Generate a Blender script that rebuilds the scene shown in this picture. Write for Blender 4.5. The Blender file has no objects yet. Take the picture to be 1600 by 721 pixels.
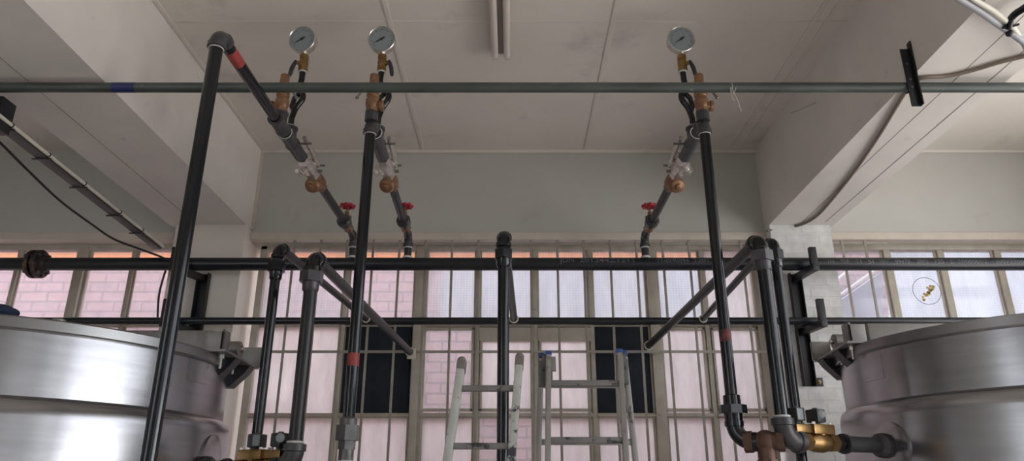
import bpy, bmesh, math, random
from mathutils import Vector, Matrix
random.seed(7)
C = bpy.context.scene.collection
V = Vector
PI = math.pi
F, PITCH = 1125.0, math.radians(20)
CP, SP = math.cos(PITCH), math.sin(PITCH)

# ---- survey helpers: a sight line through the photo's 1600x721 frame gives a point at a known depth Y or height Z
def ray(px, py):
    x = (px-800)/F; u = (360.5-py)/F
    return V((x, CP-u*SP, SP+u*CP))
def at(px, py, Y):
    r = ray(px, py); return r*(Y/r.y)
def atz(px, py, z):
    r = ray(px, py); return r*(z/r.z)

# ------------------------------------------------------------------ materials
def mat(name, col, rough=.5, metal=0., var=.0, vscale=8., bump=0., bscale=40., spec=.5, stretch=None, dirt=None, dscale=2., dlo=.5, dhi=.7):
    m = bpy.data.materials.new(name); m.use_nodes = True
    nt = m.node_tree; n = nt.nodes; L = nt.links
    b = n['Principled BSDF']
    b.inputs['Roughness'].default_value = rough
    b.inputs['Metallic'].default_value = metal
    b.inputs['Specular IOR Level'].default_value = spec
    tc = n.new('ShaderNodeTexCoord')
    src = tc.outputs['Object']
    if stretch:
        mp = n.new('ShaderNodeMapping'); mp.inputs['Scale'].default_value = stretch
        L.new(src, mp.inputs['Vector']); src = mp.outputs['Vector']
    c = n.new('ShaderNodeRGB'); c.outputs[0].default_value = (*col, 1); out = c.outputs[0]
    if var:
        no = n.new('ShaderNodeTexNoise'); no.inputs['Scale'].default_value = vscale; no.inputs['Detail'].default_value = 5
        L.new(src, no.inputs['Vector'])
        mr = n.new('ShaderNodeMapRange'); mr.inputs['From Min'].default_value = .3; mr.inputs['From Max'].default_value = .7
        mr.inputs['To Min'].default_value = 1-var; mr.inputs['To Max'].default_value = 1+var
        L.new(no.outputs['Fac'], mr.inputs['Value'])
        mx = n.new('ShaderNodeVectorMath'); mx.operation = 'SCALE'
        L.new(out, mx.inputs[0]); L.new(mr.outputs[0], mx.inputs['Scale']); out = mx.outputs[0]
    if dirt:
        no = n.new('ShaderNodeTexNoise'); no.inputs['Scale'].default_value = dscale; no.inputs['Detail'].default_value = 8; no.inputs['Roughness'].default_value = .7
        L.new(src, no.inputs['Vector'])
        mr = n.new('ShaderNodeMapRange'); mr.inputs['From Min'].default_value = dlo; mr.inputs['From Max'].default_value = dhi
        L.new(no.outputs['Fac'], mr.inputs['Value'])
        mx = n.new('ShaderNodeMix'); mx.data_type = 'RGBA'
        L.new(mr.outputs[0], mx.inputs['Factor']); L.new(out, mx.inputs[6]); mx.inputs[7].default_value = (*dirt, 1)
        out = mx.outputs[2]
    L.new(out, b.inputs['Base Color'])
    if bump:
        no = n.new('ShaderNodeTexNoise'); no.inputs['Scale'].default_value = bscale; no.inputs['Detail'].default_value = 6
        L.new(src, no.inputs['Vector'])
        bp = n.new('ShaderNodeBump'); bp.inputs['Strength'].default_value = bump; bp.inputs['Distance'].default_value = .01
        L.new(no.outputs['Fac'], bp.inputs['Height']); L.new(bp.outputs[0], b.inputs['Normal'])
    return m

def brick_mat(name, c1, c2, mortar, bw, bh, ms=.012, bump=.3, axis='xz', rough=.85, squash=.5):
    m = bpy.data.materials.new(name); m.use_nodes = True
    nt = m.node_tree; n = nt.nodes; L = nt.links; b = n['Principled BSDF']; b.inputs['Roughness'].default_value = rough
    tc = n.new('ShaderNodeTexCoord'); sx = n.new('ShaderNodeSeparateXYZ'); cx = n.new('ShaderNodeCombineXYZ')
    L.new(tc.outputs['Object'], sx.inputs[0])
    L.new(sx.outputs['XYZ'.index(axis[0].upper())], cx.inputs[0]); L.new(sx.outputs['XYZ'.index(axis[1].upper())], cx.inputs[1])
    br = n.new('ShaderNodeTexBrick'); L.new(cx.outputs[0], br.inputs['Vector'])
    br.inputs['Scale'].default_value = 1; br.inputs['Brick Width'].default_value = bw; br.inputs['Row Height'].default_value = bh
    br.inputs['Mortar Size'].default_value = ms; br.inputs['Mortar Smooth'].default_value = .2
    br.inputs['Color1'].default_value = (*c1, 1); br.inputs['Color2'].default_value = (*c2, 1); br.inputs['Mortar'].default_value = (*mortar, 1)
    no = n.new('ShaderNodeTexNoise'); no.inputs['Scale'].default_value = 9; no.inputs['Detail'].default_value = 6; L.new(tc.outputs['Object'], no.inputs['Vector'])
    mr = n.new('ShaderNodeMapRange'); mr.inputs['From Min'].default_value = .3; mr.inputs['From Max'].default_value = .7; mr.inputs['To Min'].default_value = .85; mr.inputs['To Max'].default_value = 1.12
    L.new(no.outputs['Fac'], mr.inputs['Value'])
    sc = n.new('ShaderNodeVectorMath'); sc.operation = 'SCALE'; L.new(br.outputs['Color'], sc.inputs[0]); L.new(mr.outputs[0], sc.inputs['Scale'])
    L.new(sc.outputs[0], b.inputs['Base Color'])
    bp = n.new('ShaderNodeBump'); bp.inputs['Strength'].default_value = bump; bp.inputs['Distance'].default_value = .01; bp.invert = True
    ad = n.new('ShaderNodeMath'); ad.operation = 'ADD'; L.new(br.outputs['Fac'], ad.inputs[0]); L.new(no.outputs['Fac'], ad.inputs[1])
    L.new(ad.outputs[0], bp.inputs['Height']); L.new(bp.outputs[0], b.inputs['Normal'])
    return m

def glass_mat(name, clear, tint=(.95, .95, .97), ribs=0., tcol=(.95, .96, 1.), streak=0.):
    """old window glass: part see-through, part scattering (dirt film, wired pattern)"""
    m = bpy.data.materials.new(name); m.use_nodes = True
    nt = m.node_tree; n = nt.nodes; L = nt.links
    for x in list(n):
        if x.type == 'BSDF_PRINCIPLED': n.remove(x)
    out = [x for x in n if x.type == 'OUTPUT_MATERIAL'][0]
    tl = n.new('ShaderNodeBsdfTranslucent'); tr = n.new('ShaderNodeBsdfTransparent'); gl = n.new('ShaderNodeBsdfGlossy')
    tr.inputs[0].default_value = (*tcol, 1); gl.inputs['Roughness'].default_value = .12
    tc = n.new('ShaderNodeTexCoord')
    no = n.new('ShaderNodeTexNoise'); no.inputs['Scale'].default_value = 5; no.inputs['Detail'].default_value = 7; no.inputs['Roughness'].default_value = .65
    mp = n.new('ShaderNodeMapping'); mp.inputs['Scale'].default_value = (2.2, 1, .6); L.new(tc.outputs['Object'], mp.inputs[0]); L.new(mp.outputs[0], no.inputs['Vector'])
    mr = n.new('ShaderNodeMapRange'); mr.inputs['From Min'].default_value = .3; mr.inputs['From Max'].default_value = .7
    mr.inputs['To Min'].default_value = 1-.10-streak; mr.inputs['To Max'].default_value = 1.06
    L.new(no.outputs['Fac'], mr.inputs['Value'])
    val = mr.outputs[0]
    if ribs:
        # moulded wire grid of the cast glass
        br = n.new('ShaderNodeTexBrick'); br.offset = 0
        sx = n.new('ShaderNodeSeparateXYZ'); cx = n.new('ShaderNodeCombineXYZ'); L.new(tc.outputs['Object'], sx.inputs[0])
        L.new(sx.outputs[0], cx.inputs[0]); L.new(sx.outputs[2], cx.inputs[1]); L.new(cx.outputs[0], br.inputs['Vector'])
        br.inputs['Scale'].default_value = 1; br.inputs['Brick Width'].default_value = .026; br.inputs['Row Height'].default_value = .022
        br.inputs['Mortar Size'].default_value = .0028; br.inputs['Mortar Smooth'].default_value = .5
        m2 = n.new('ShaderNodeMapRange'); m2.inputs['To Min'].default_value = 1; m2.inputs['To Max'].default_value = 1-ribs
        L.new(br.outputs['Fac'], m2.inputs['Value'])
        mm = n.new('ShaderNodeMath'); mm.operation = 'MULTIPLY'; L.new(val, mm.inputs[0]); L.new(m2.outputs[0], mm.inputs[1]); val = mm.outputs[0]
    col = n.new('ShaderNodeVectorMath'); col.operation = 'SCALE'; col.inputs[0].default_value = tint; L.new(val, col.inputs['Scale'])
    L.new(col.outputs[0], tl.inputs[0])
    mx = n.new('ShaderNodeMixShader'); mx.inputs[0].default_value = clear; L.new(tl.outputs[0], mx.inputs[1]); L.new(tr.outputs[0], mx.inputs[2])
    m3 = n.new('ShaderNodeMixShader'); m3.inputs[0].default_value = .04; L.new(mx.outputs[0], m3.inputs[1]); L.new(gl.outputs[0], m3.inputs[2])
    L.new(m3.outputs[0], out.inputs[0])
    return m

M = {}
M['ceiling'] = mat('painted_ceiling', (.76, .71, .65), .8, var=.05, vscale=1.3, bump=.06, bscale=14, dirt=(.46, .43, .40), dscale=1.1, dlo=.56, dhi=.8)
M['wall'] = mat('painted_wall', (.51, .505, .475), .75, var=.05, vscale=1.5, bump=.08, bscale=18, dirt=(.42, .39, .35), dscale=2.2, dlo=.6, dhi=.8)
M['beam'] = mat('painted_concrete', (.76, .725, .68), .8, var=.05, vscale=2.2, bump=.14, bscale=7, dirt=(.40, .36, .32), dscale=2.6, dlo=.64, dhi=.8)
M['seam'] = mat('board_mark', (.36, .34, .31), .8, var=.3, vscale=3)
M['column'] = brick_mat('white_painted_brick', (.74, .74, .73), (.70, .70, .69), (.70, .70, .69), .28, .095, .014, .55, 'xz', .6)
M['columnl'] = mat('grey_painted_plaster', (.76, .71, .65), .7, var=.06, vscale=3, bump=.12, bscale=12, dirt=(.36, .33, .29), dscale=3, dlo=.58, dhi=.75)
M['trimp'] = mat('cream_paint', (.62, .56, .49), .6, var=.06, vscale=6, dirt=(.38, .32, .27), dscale=6, dlo=.6, dhi=.8)
M['frame'] = mat('beige_steel_paint', (.50, .46, .39), .5, var=.12, vscale=9, dirt=(.25, .20, .15), dscale=14, dlo=.62, dhi=.75)
M['grille'] = mat('grille_paint', (.34, .31, .27), .5, var=.12, vscale=12)
M['floor'] = mat('concrete_floor', (.64, .60, .56), .7, var=.1, vscale=2, bump=.05)
M['ground'] = mat('outside_paving', (.52, .46, .42), .9, var=.08, vscale=1)
M['brick'] = brick_mat('orange_pink_brick', (.52, .34, .33), (.45, .31, .32), (.27, .21, .225), .34, .125, .013, .35, 'xz')
M['sky_screen'] = mat('pale_sky_screen', (.47, .50, .53), .85, var=.06, vscale=1.2)
M['soffit'] = brick_mat('orange_soffit_brick', (.93, .34, .12), (.86, .30, .10), (.62, .28, .13), .34, .125, .012, .2, 'xz')
M['black'] = mat('black_pipe_paint', (.004, .006, .009), .14, spec=.5, var=.25, vscale=14, bump=.015, bscale=40, dirt=(.05, .05, .055), dscale=26, dlo=.72, dhi=.8)
M['dimblack'] = mat('dull_black_pipe', (.013, .014, .016), .36, spec=.45, var=.2, vscale=14, bump=.03, bscale=60, dirt=(.06, .06, .065), dscale=22, dlo=.68, dhi=.78)
M['charcoal'] = mat('charcoal_pipe', (.024, .024, .026), .42, var=.2, vscale=16, bump=.08, bscale=70, dirt=(.12, .11, .11), dscale=20, dlo=.64, dhi=.76)
M['fitting'] = mat('dark_grey_fitting', (.055, .055, .06), .38, metal=.25, var=.2, vscale=25, bump=.15, bscale=90)
M['lightfit'] = mat('worn_steel_fitting', (.15, .15, .15), .4, metal=.6, var=.2, vscale=25, bump=.1, bscale=80)
M['header'] = mat('blue_black_header', (.010, .0125, .018), .3, var=.2, vscale=10, bump=.04, bscale=50)
M['green'] = mat('green_grey_conduit', (.075, .09, .082), .4, metal=.3, var=.25, vscale=9, stretch=(.35, 1, 1), dirt=(.24, .27, .27), dscale=16, dlo=.64, dhi=.76)
M['blue'] = mat('blue_tape', (.012, .02, .11), .45, var=.1)
M['red'] = mat('red_band_paint', (.30, .045, .04), .5, var=.2, vscale=30)
M['redfaded'] = mat('faded_red_paint', (.16, .03, .03), .5, var=.2, vscale=30, dirt=(.012, .014, .018), dscale=16, dlo=.45, dhi=.6)
M['redwheel'] = mat('red_enamel', (.42, .015, .035), .35, var=.1)
M['bronze'] = mat('bronze_casting', (.27, .15, .085), .48, metal=.55, var=.22, vscale=30, bump=.12, bscale=90)
M['brownfit'] = mat('brown_bronze', (.12, .065, .05), .5, metal=.4, var=.22, vscale=30, bump=.12, bscale=90)
M['flangemat'] = mat('dark_brown_iron', (.035, .026, .024), .5, metal=.2, var=.4, vscale=14, bump=.1, dirt=(.15, .085, .06), dscale=9, dlo=.5, dhi=.62)
M['brass'] = mat('brass', (.29, .18, .075), .32, metal=.9, var=.15, vscale=30, bump=.04)
M['nickel'] = mat('nickel_plate', (.62, .58, .54), .3, metal=.85, var=.15, vscale=30, bump=.05)
M['white'] = mat('white_sealing_tape', (.58, .58, .58), .6, var=.05)
M['steel'] = mat('brushed_stainless', (.37, .37, .385), .25, metal=1., var=.08, vscale=3, bump=.012, bscale=6, stretch=(1, 1, 9))
M['steelrim'] = mat('stainless_rim', (.30, .30, .305), .36, metal=1., var=.08, vscale=4)
M['dull'] = mat('dull_grey_steel', (.23, .22, .21), .45, metal=.7, var=.12, vscale=14)
M['trunk'] = mat('dark_grey_trunking', (.075, .07, .066), .5, var=.1)
M['dark'] = mat('black_steel', (.012, .013, .016), .42, var=.2, vscale=20)
M['board'] = mat('slate_black_board', (.018, .024, .033), .6, spec=.2, var=.2, vscale=6, dirt=(.035, .03, .03), dscale=5, dlo=.6, dhi=.75)
M['dial'] = mat('gauge_dial', (.24, .28, .30), .35, var=.03)
M['ink'] = mat('black_ink', (.015, .015, .018), .5)
M['print'] = mat('grey_pipe_print', (.13, .14, .16), .6, var=.45, vscale=26)
M['alu'] = mat('ladder_aluminium', (.36, .36, .35), .38, metal=.75, var=.12, vscale=12, stretch=(1, 1, .4), dirt=(.10, .10, .11), dscale=13, dlo=.62, dhi=.68)
M['rungmat'] = mat('dull_aluminium_rung', (.21, .205, .20), .45, metal=.6, var=.15, vscale=14, dirt=(.05, .05, .055), dscale=12, dlo=.58, dhi=.64)
M['alupaint'] = mat('paint_splashed_aluminium', (.46, .48, .455), .5, metal=.2, var=.12, vscale=12, dirt=(.05, .05, .07), dscale=11, dlo=.555, dhi=.59)
M['bluecap'] = mat('blue_plastic', (.02, .06, .22), .4)
M['bluecloth'] = mat('dark_blue_cloth', (.012, .025, .06), .8, var=.2)
M['tube'] = mat('cream_lamp_tube', (.72, .66, .60), .35, var=.03)
M['batten'] = mat('lamp_batten', (.30, .27, .24), .5)
M['wirec'] = mat('cream_cable', (.66, .62, .54), .5, var=.08)
M['wireg'] = mat('grey_cable', (.33, .33, .36), .45, var=.08)
M['wireb'] = mat('brown_cable', (.23, .18, .145), .5, var=.1)
M['wirek'] = mat('black_cable', (.018, .016, .016), .5)
M['straw'] = mat('pale_string', (.55, .50, .45), .8)
M['plastic'] = mat('black_coil_plastic', (.03, .032, .036), .45, var=.1)
M['greyplastic'] = mat('grey_plug_plastic', (.22, .24, .26), .4)
M['rust'] = mat('rust_stain', (.55, .40, .16), .8, var=.35, vscale=40)
M['roofblue'] = mat('blue_grey_sheet', (.36, .42, .52), .6, var=.06)
M['whitewash'] = mat('white_timber', (.82, .80, .80), .7)
M['glass_rib'] = glass_mat('wired_cast_glass', .66, (.93, .94, .99), ribs=.16, streak=.10)
M['glass_milk'] = glass_mat('milky_glass', .18, (.88, .86, .87), streak=.05)
M['glass_pink'] = glass_mat('pink_washed_glass', .74, (.95, .88, .92), streak=.02)
M['glass_clear'] = glass_mat('dusty_clear_glass', .80, (.95, .90, .93))

b_ = M['steel'].node_tree.nodes['Principled BSDF']; b_.inputs['Anisotropic'].default_value = .55
tg = M['steel'].node_tree.nodes.new('ShaderNodeTangent'); tg.direction_type = 'RADIAL'; tg.axis = 'Z'
M['steel'].node_tree.links.new(tg.outputs[0], b_.inputs['Tangent'])
# ------------------------------------------------------------------ mesh helpers
def frame_of(d):
    d = d.normalized(); a = V((0, 0, 1)) if abs(d.z) < .9 else V((1, 0, 0))
    u = d.cross(a).normalized(); return u, d.cross(u).normalized(), d

class MB:
    def __init__(s): s.bm = bmesh.new()
    def ring(s, c, u, v, r, n, ph=0.):
        return [s.bm.verts.new(c+u*(r*math.cos(2*PI*k/n+ph))+v*(r*math.sin(2*PI*k/n+ph))) for k in range(n)]
    def skin(s, rings, cap=True, close=False):
        n = len(rings[0]); m = len(rings)
        for i in range(m if close else m-1):
            a, b = rings[i], rings[(i+1) % m]
            for k in range(n):
                s.bm.faces.new((a[k], a[(k+1) % n], b[(k+1) % n], b[k]))
        if cap and not close:
            s.bm.faces.new(rings[0][::-1]); s.bm.faces.new(rings[-1])
    def tube(s, pts, r, n=16, cap=True):
        pts = [V(p) for p in pts]; rings = []; u = None
        rs = r if isinstance(r, (list, tuple)) else [r]*len(pts)
        for i, p in enumerate(pts):
            if i == 0: d = pts[1]-p
            elif i == len(pts)-1: d = p-pts[i-1]
            else: d = (pts[i+1]-p).normalized()+(p-pts[i-1]).normalized()
            d.normalize()
            if u is None: u, v, _ = frame_of(d)
            else:
                u = (u-d*u.dot(d)).normalized(); v = d.cross(u).normalized()
            if i == 0: v = d.cross(u).normalized()
            rings.append(s.ring(p, u, v, rs[i], n))
        s.skin(rings, cap)
        return s
    def cyl(s, a, b, r, n=20, r2=None): return s.tube([a, b], [r, r if r2 is None else r2], n)
    def lathe(s, o, d, prof, n=24, ph=0., sc=1.):
        """prof: (distance along d, radius)"""
        o = V(o); u, v, d = frame_of(V(d))
        s.skin([s.ring(o+d*(t*sc), u, v, max(r*sc, 1e-4), n, ph) for t, r in prof]); return s
    def hexn(s, a, b, r, n=6): return s.tube([a, b], r, n)
    def box(s, c, size, rot=None, bev=.0):
        R = rot if rot is not None else Matrix.Identity(3)
        vs = []
        for x in (-.5, .5):
            for y in (-.5, .5):
                for z in (-.5, .5):
                    vs.append(s.bm.verts.new(V(c)+R @ V((x*size[0], y*size[1], z*size[2]))))
        fs = [s.bm.faces.new([vs[i] for i in q]) for q in ((0, 1, 3, 2), (4, 6, 7, 5), (0, 4, 5, 1), (2, 3, 7, 6), (0, 2, 6, 4), (1, 5, 7, 3))]
        if bev:
            es = {e for f in fs for e in f.edges}
            bmesh.ops.bevel(s.bm, geom=list(es), offset=bev, segments=2, affect='EDGES', profile=.6)
        return s
    def bx(s, x0, x1, y0, y1, z0, z1, bev=0.): return s.box(((x0+x1)/2, (y0+y1)/2, (z0+z1)/2), (x1-x0, y1-y0, z1-z0), None, bev)
    def prism(s, poly, axis, t0, t1, bev=0.):
        """poly: 2-D outline in the plane across axis (x: y,z; y: x,z; z: x,y)"""
        def mk(p, t):
            a, b = p
            return V((t, a, b)) if axis == 'x' else V((a, t, b)) if axis == 'y' else V((a, b, t))
        A = [s.bm.verts.new(mk(p, t0)) for p in poly]; B = [s.bm.verts.new(mk(p, t1)) for p in poly]
        n = len(poly); fs = [s.bm.faces.new(A[::-1]), s.bm.faces.new(B)]
        for k in range(n): fs.append(s.bm.faces.new((A[k], A[(k+1) % n], B[(k+1) % n], B[k])))
        if bev: bmesh.ops.bevel(s.bm, geom=list({e for f in fs for e in f.edges}), offset=bev, segments=2, affect='EDGES')
        return s
    def torus(s, c, d, R, r, n=28, m=10):
        u, v, d = frame_of(V(d)); rings = []
        for k in range(n):
            a = 2*PI*k/n; e = u*math.cos(a)+v*math.sin(a)
            rings.append([s.bm.verts.new(V(c)+e*(R+r*math.cos(2*PI*j/m))+d*(r*math.sin(2*PI*j/m))) for j in range(m)])
        s.skin(rings, close=True); return s
    def ball(s, c, r, sc=(1, 1, 1), n=16):
        res = bmesh.ops.create_uvsphere(s.bm, u_segments=n, v_segments=max(8, n//2), radius=r)
        for v in res['verts']: v.co = V((v.co.x*sc[0], v.co.y*sc[1], v.co.z*sc[2]))+V(c)
        return s
    def arc(s, corner, da, db, R, k=8):
        """points of a bend: da, db point away from the corner"""
        corner, da, db = V(corner), V(da).normalized(), V(db).normalized()
        A, B = corner+da*R, corner+db*R; out = []
        for i in range(k+1):
            t = i/k; w = math.sqrt(.5)
            q0, q1, q2 = (1-t)**2, 2*w*t*(1-t), t*t
            out.append((A*q0+corner*q1+B*q2)/(q0+q1+q2))
        return out
    def elbow(s, corner, da, db, r, R=None, collar=True):
        R = R or 2.0*r; da, db = V(da).normalized(), V(db).normalized(); rf = r*1.2
        s.tube(s.arc(corner, da, db, R), rf, 18)
        if collar:
            for d in (da, db):
                p = V(corner)+d*R
                s.tube([p-d*.35*r, p-d*.25*r, p+d*.5*r, p+d*.6*r], [rf, r*1.38, r*1.38, r*1.05], 20)
        return s
    def tee(s, c, da, db, dc, r, R=None):
        R = R or 1.9*r; c = V(c); ds = [V(d).normalized() for d in (da, db, dc)]
        s.tube([c+ds[0]*R, c, c+ds[1]*R], r*1.36, 18) if ds[0].dot(ds[1]) > -.999 else s.cyl(c+ds[0]*R, c+ds[1]*R, r*1.36, 18)
        s.cyl(c, c+ds[2]*R, r*1.34, 18)
        for d in ds:
            p = c+d*R; s.tube([p-d*.45*r, p-d*.35*r, p+d*.12*r, p+d*.2*r], [r*1.36, r*1.5, r*1.5, r*1.05], 20)
        return s
    def split(s, name, m, parent=None):
        """every loose piece its own object"""
        seen = set(); out = []
        for v in list(s.bm.verts):
            if v in seen: continue
            st = [v]; isl = []; seen.add(v)
            while st:
                x = st.pop(); isl.append(x)
                for e in x.link_edges:
                    y = e.other_vert(x)
                    if y not in seen: seen.add(y); st.append(y)
            ix = {x: i for i, x in enumerate(isl)}; q = MB(); nv = [q.bm.verts.new(x.co) for x in isl]
            for f in {f for x in isl for f in x.link_faces}: q.bm.faces.new([nv[ix[x]] for x in f.verts])
            out.append(q.build(name, m, parent))
        s.bm.free(); return out
    def build(s, name, m, parent=None, sharp=38):
        bmesh.ops.recalc_face_normals(s.bm, faces=s.bm.faces)
        me = bpy.data.meshes.new(name)
        o = bpy.data.objects.new(name, me); C.objects.link(o)
        org = V((0, 0, 0))
        if parent is not None:
            o.parent = parent; q = parent
            while q is not None: org += q.location; q = q.parent
        if parent is None:
            co = [v.co for v in s.bm.verts]
            lo = V([min(c[i] for c in co) for i in range(3)]); hi = V([max(c[i] for c in co) for i in range(3)])
            org = V(((lo.x+hi.x)/2, (lo.y+hi.y)/2, lo.z)); o.location = org
        for v in s.bm.verts: v.co -= org
        s.bm.to_mesh(me); s.bm.free()
        me.polygons.foreach_set('use_smooth', [True]*len(me.polygons))
        me.set_sharp_from_angle(angle=math.radians(sharp))
        me.materials.append(m if not isinstance(m, str) else M[m])
        return o

def tag(o, label, cat, group=None):
    o['label'] = label; o['category'] = cat
    if group: o['group'] = group
    return o
def thing(name, loc, label, cat, group=None):
    o = bpy.data.objects.new(name, None); C.objects.link(o); o.location = V(loc); o.empty_display_size = .1
    return tag(o, label, cat, group)
def struct(o, parent=None):
    o['kind'] = 'structure'; return o
def sroot(name, loc):
    o = bpy.data.objects.new(name, None); C.objects.link(o); o.location = V(loc); o['kind'] = 'structure'; return o
UP, DN, RT, LF, BK, FR = V((0, 0, 1)), V((0, 0, -1)), V((1, 0, 0)), V((-1, 0, 0)), V((0, 1, 0)), V((0, -1, 0))

# ------------------------------------------------------------------ the setting
FLOOR = -1.6; CEIL = 2.97; BB = 2.19; WY = 6.0
LX0, LX1, RX0, RX1 = -2.98, -2.31, 2.24, 2.80     # beam sides
XL, XR, YB = -6.6, 5.2, -3.6
struct(MB().bx(XL-.2, XR+.2, YB, 6.35, FLOOR-.15, FLOOR).build('floor', 'floor'))
struct(MB().bx(XL-.2, XR+.2, YB, 6.5, CEIL, CEIL+.2).build('ceiling', 'ceiling'))
struct(MB().bx(-40, 40, 6.36, 60, FLOOR-.25, FLOOR-.05).build('ground_outside', 'ground'))
struct(MB().bx(-40, 40, -40, YB-.21, FLOOR-.25, FLOOR-.05).build('ground_outside', 'ground'))
struct(MB().bx(XR+.21, 40, YB-.2, 6.35, FLOOR-.25, FLOOR-.05).build('ground_outside', 'ground'))
b = MB().bx(LX0, LX1, YB, WY+.1, BB, CEIL); struct(b.build('beam_left', 'beam'))
b = MB().bx(RX0, RX1, YB, WY+.1, BB, CEIL); struct(b.build('beam_right', 'beam'))
# wall above and below the windows, one per bay, and the columns that carry the beams
ZT = 2.09; ZS = -.45
for nm, x0, x1 in (('wall_back_left', XL, LX0), ('wall_back', LX1, RX0), ('wall_back_right', RX1, XR)):
    m_ = MB(); m_.bx(x0, x1, WY, WY+.3, ZT+.07, CEIL); m_.bx(x0, x1, WY, WY+.3, FLOOR, ZS); struct(m_.build(nm, 'wall'))
for k, (x0, x1) in enumerate(((XL, LX0), (LX1, RX0), (RX1, XR))):
    struct(MB().bx(x0+.001, x1-.001, WY-.025, WY+.32, ZT, ZT+.07, .008).build('trim_%d' % (k+1), 'trimp'))
struct(MB().bx(LX0+.06, LX1, WY-.13, WY+.3, FLOOR, BB).build('column_left', 'columnl'))
struct(MB().bx(RX0, RX1-.035, WY-.13, WY+.3, FLOOR, BB).build('column_right', 'column'))
struct(MB().bx(XL-.2, XL, YB, 6.3, FLOOR, CEIL).build('wall_left', 'wall'))
# unseen walls right and behind, openings cut to shape daylight and tank reflections
def holed(nm, lo, hi, opens, z0, z1, axis, c0, c1):
    m_ = MB(); B = (lambda a, b, p, q: m_.bx(c0, c1, a, b, p, q)) if axis == 'x' else (lambda a, b, p, q: m_.bx(a, b, c0, c1, p, q))
    B(lo, hi, FLOOR, z0); B(lo, hi, z1, CEIL); e = lo
    for a, b in opens: B(e, a, z0, z1); e = b
    B(e, hi, z0, z1)
    return struct(m_.build(nm, 'wall'))
holed('wall_right', YB, 6.3, ((-2.5, -1.5), (-1.0, 1.2), (1.5, 3.3), (3.55, 4.7)), -1.35, 2.88, 'x', XR, XR+.2)
holed('wall_front', XL-.2, XR+.2, ((-6.2, -4.4), (-3.6, -3.0), (3.0, 3.6)), -1.2, 2.7, 'y', YB-.2, YB)
# ceiling board joints, cornice beads
def strip(x, w, y0=YB+.05, y1=WY): return MB().bx(x-w/2, x+w/2, y0, y1, CEIL-.007, CEIL, .002)
tn = 4
for x, w in ((-.82, .035), (.677, .035), (2.02, .03), (2.11, .03), (LX1+.02, .035)):
    struct(strip(x, w).build('trim_%d' % tn, 'ceiling')); tn += 1
struct(MB().bx(LX1+.04, RX0-.0, 4.05, 4.075, CEIL-.004, CEIL).build('trim_%d' % tn, 'ceiling')); tn += 1
struct(MB().bx(LX1, RX0, WY-.03, WY, CEIL-.03, CEIL, .008).build('trim_%d' % tn, 'ceiling')); tn += 1
struct(MB().bx(RX1, XR, WY-.025, WY, CEIL-.025, CEIL, .008).build('trim_%d' % tn, 'ceiling')); tn += 1
struct(MB().bx(LX1, LX1+.022, WY-.022, WY, BB, CEIL-.03).build('trim_%d' % tn, 'trimp')); tn += 1

for x, w in ((2.70, .007), (2.50, .004), (-2.74, .006)):
    struct(MB().bx(x-w/2, x+w/2, YB+.1, WY-.2, BB-.0015, BB+.001).build('trim_%d' % tn, 'seam')); tn += 1
# ---- windows
GY = 6.15
def window(idx, xs, thick, rows, glass, boards=(), w=.035):
    """xs: frame lines left to right; rows: heights top to bottom; glass[(col,row)] -> material"""
    root = sroot('window_%d' % idx, ((xs[0]+xs[-1])/2, GY, rows[-1]))
    z0, z1 = rows[-1], rows[0]
    f = MB()
    for x in (xs[0], xs[-1]): f.bx(x-.03, x+.03, GY-.045, GY+.045, z0, z1, .004)
    f.bx(xs[0]-.03, xs[-1]+.03, GY-.045, GY+.045, z1-.035, z1+.02, .004)
    f.bx(xs[0]-.03, xs[-1]+.03, GY-.045, GY+.045, z0-.03, z0+.03, .004)
    f.build('frame', 'frame', root)
    for i, x in enumerate(xs[1:-1], 1):
        m_ = MB()
        if i in thick:
            m_.bx(x-.042, x+.042, GY-.06, GY+.05, z0, z1, .006); m_.bx(x-.065, x-.042, GY-.02, GY+.02, z0, z1, .003); m_.bx(x+.042, x+.065, GY-.02, GY+.02, z0, z1, .003)
        else:
            m_.bx(x-w/2, x+w/2, GY-.03, GY+.03, z0, z1, .003); m_.bx(x-w*.95, x+w*.95, GY-.008, GY+.008, z0, z1)
        m_.build('mullion', 'frame', root)
    for z in rows[1:-1]:
        for i in range(len(xs)-1):
            m_ = MB(); m_.bx(xs[i]+.018, xs[i+1]-.018, GY-.03, GY+.03, z-.022, z+.018, .004); m_.bx(xs[i]+.018, xs[i+1]-.018, GY-.055, GY-.03, z-.012, z+.004, .002)
            m_.build('transom', 'frame', root)
    for i in range(len(xs)-1):
        for r in range(len(rows)-1):
            if (i, r) in boards:
                a0, a1 = boards[(i, r)]
                MB().bx(a0, a1, GY-.02, GY+.004, rows[r+1]+.02, rows[r]-.0, .002).build('infill_board', 'board', root)['label'] = 'slate black board filling one window light'
                continue
            g = glass.get((i, r), glass['row'][min(r, len(glass['row'])-1)])
            MB().bx(xs[i]+.012, xs[i+1]-.012, GY-.003, GY+.003, rows[r+1]+.012, rows[r]-.012).build('pane', g, root)
    return root

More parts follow.
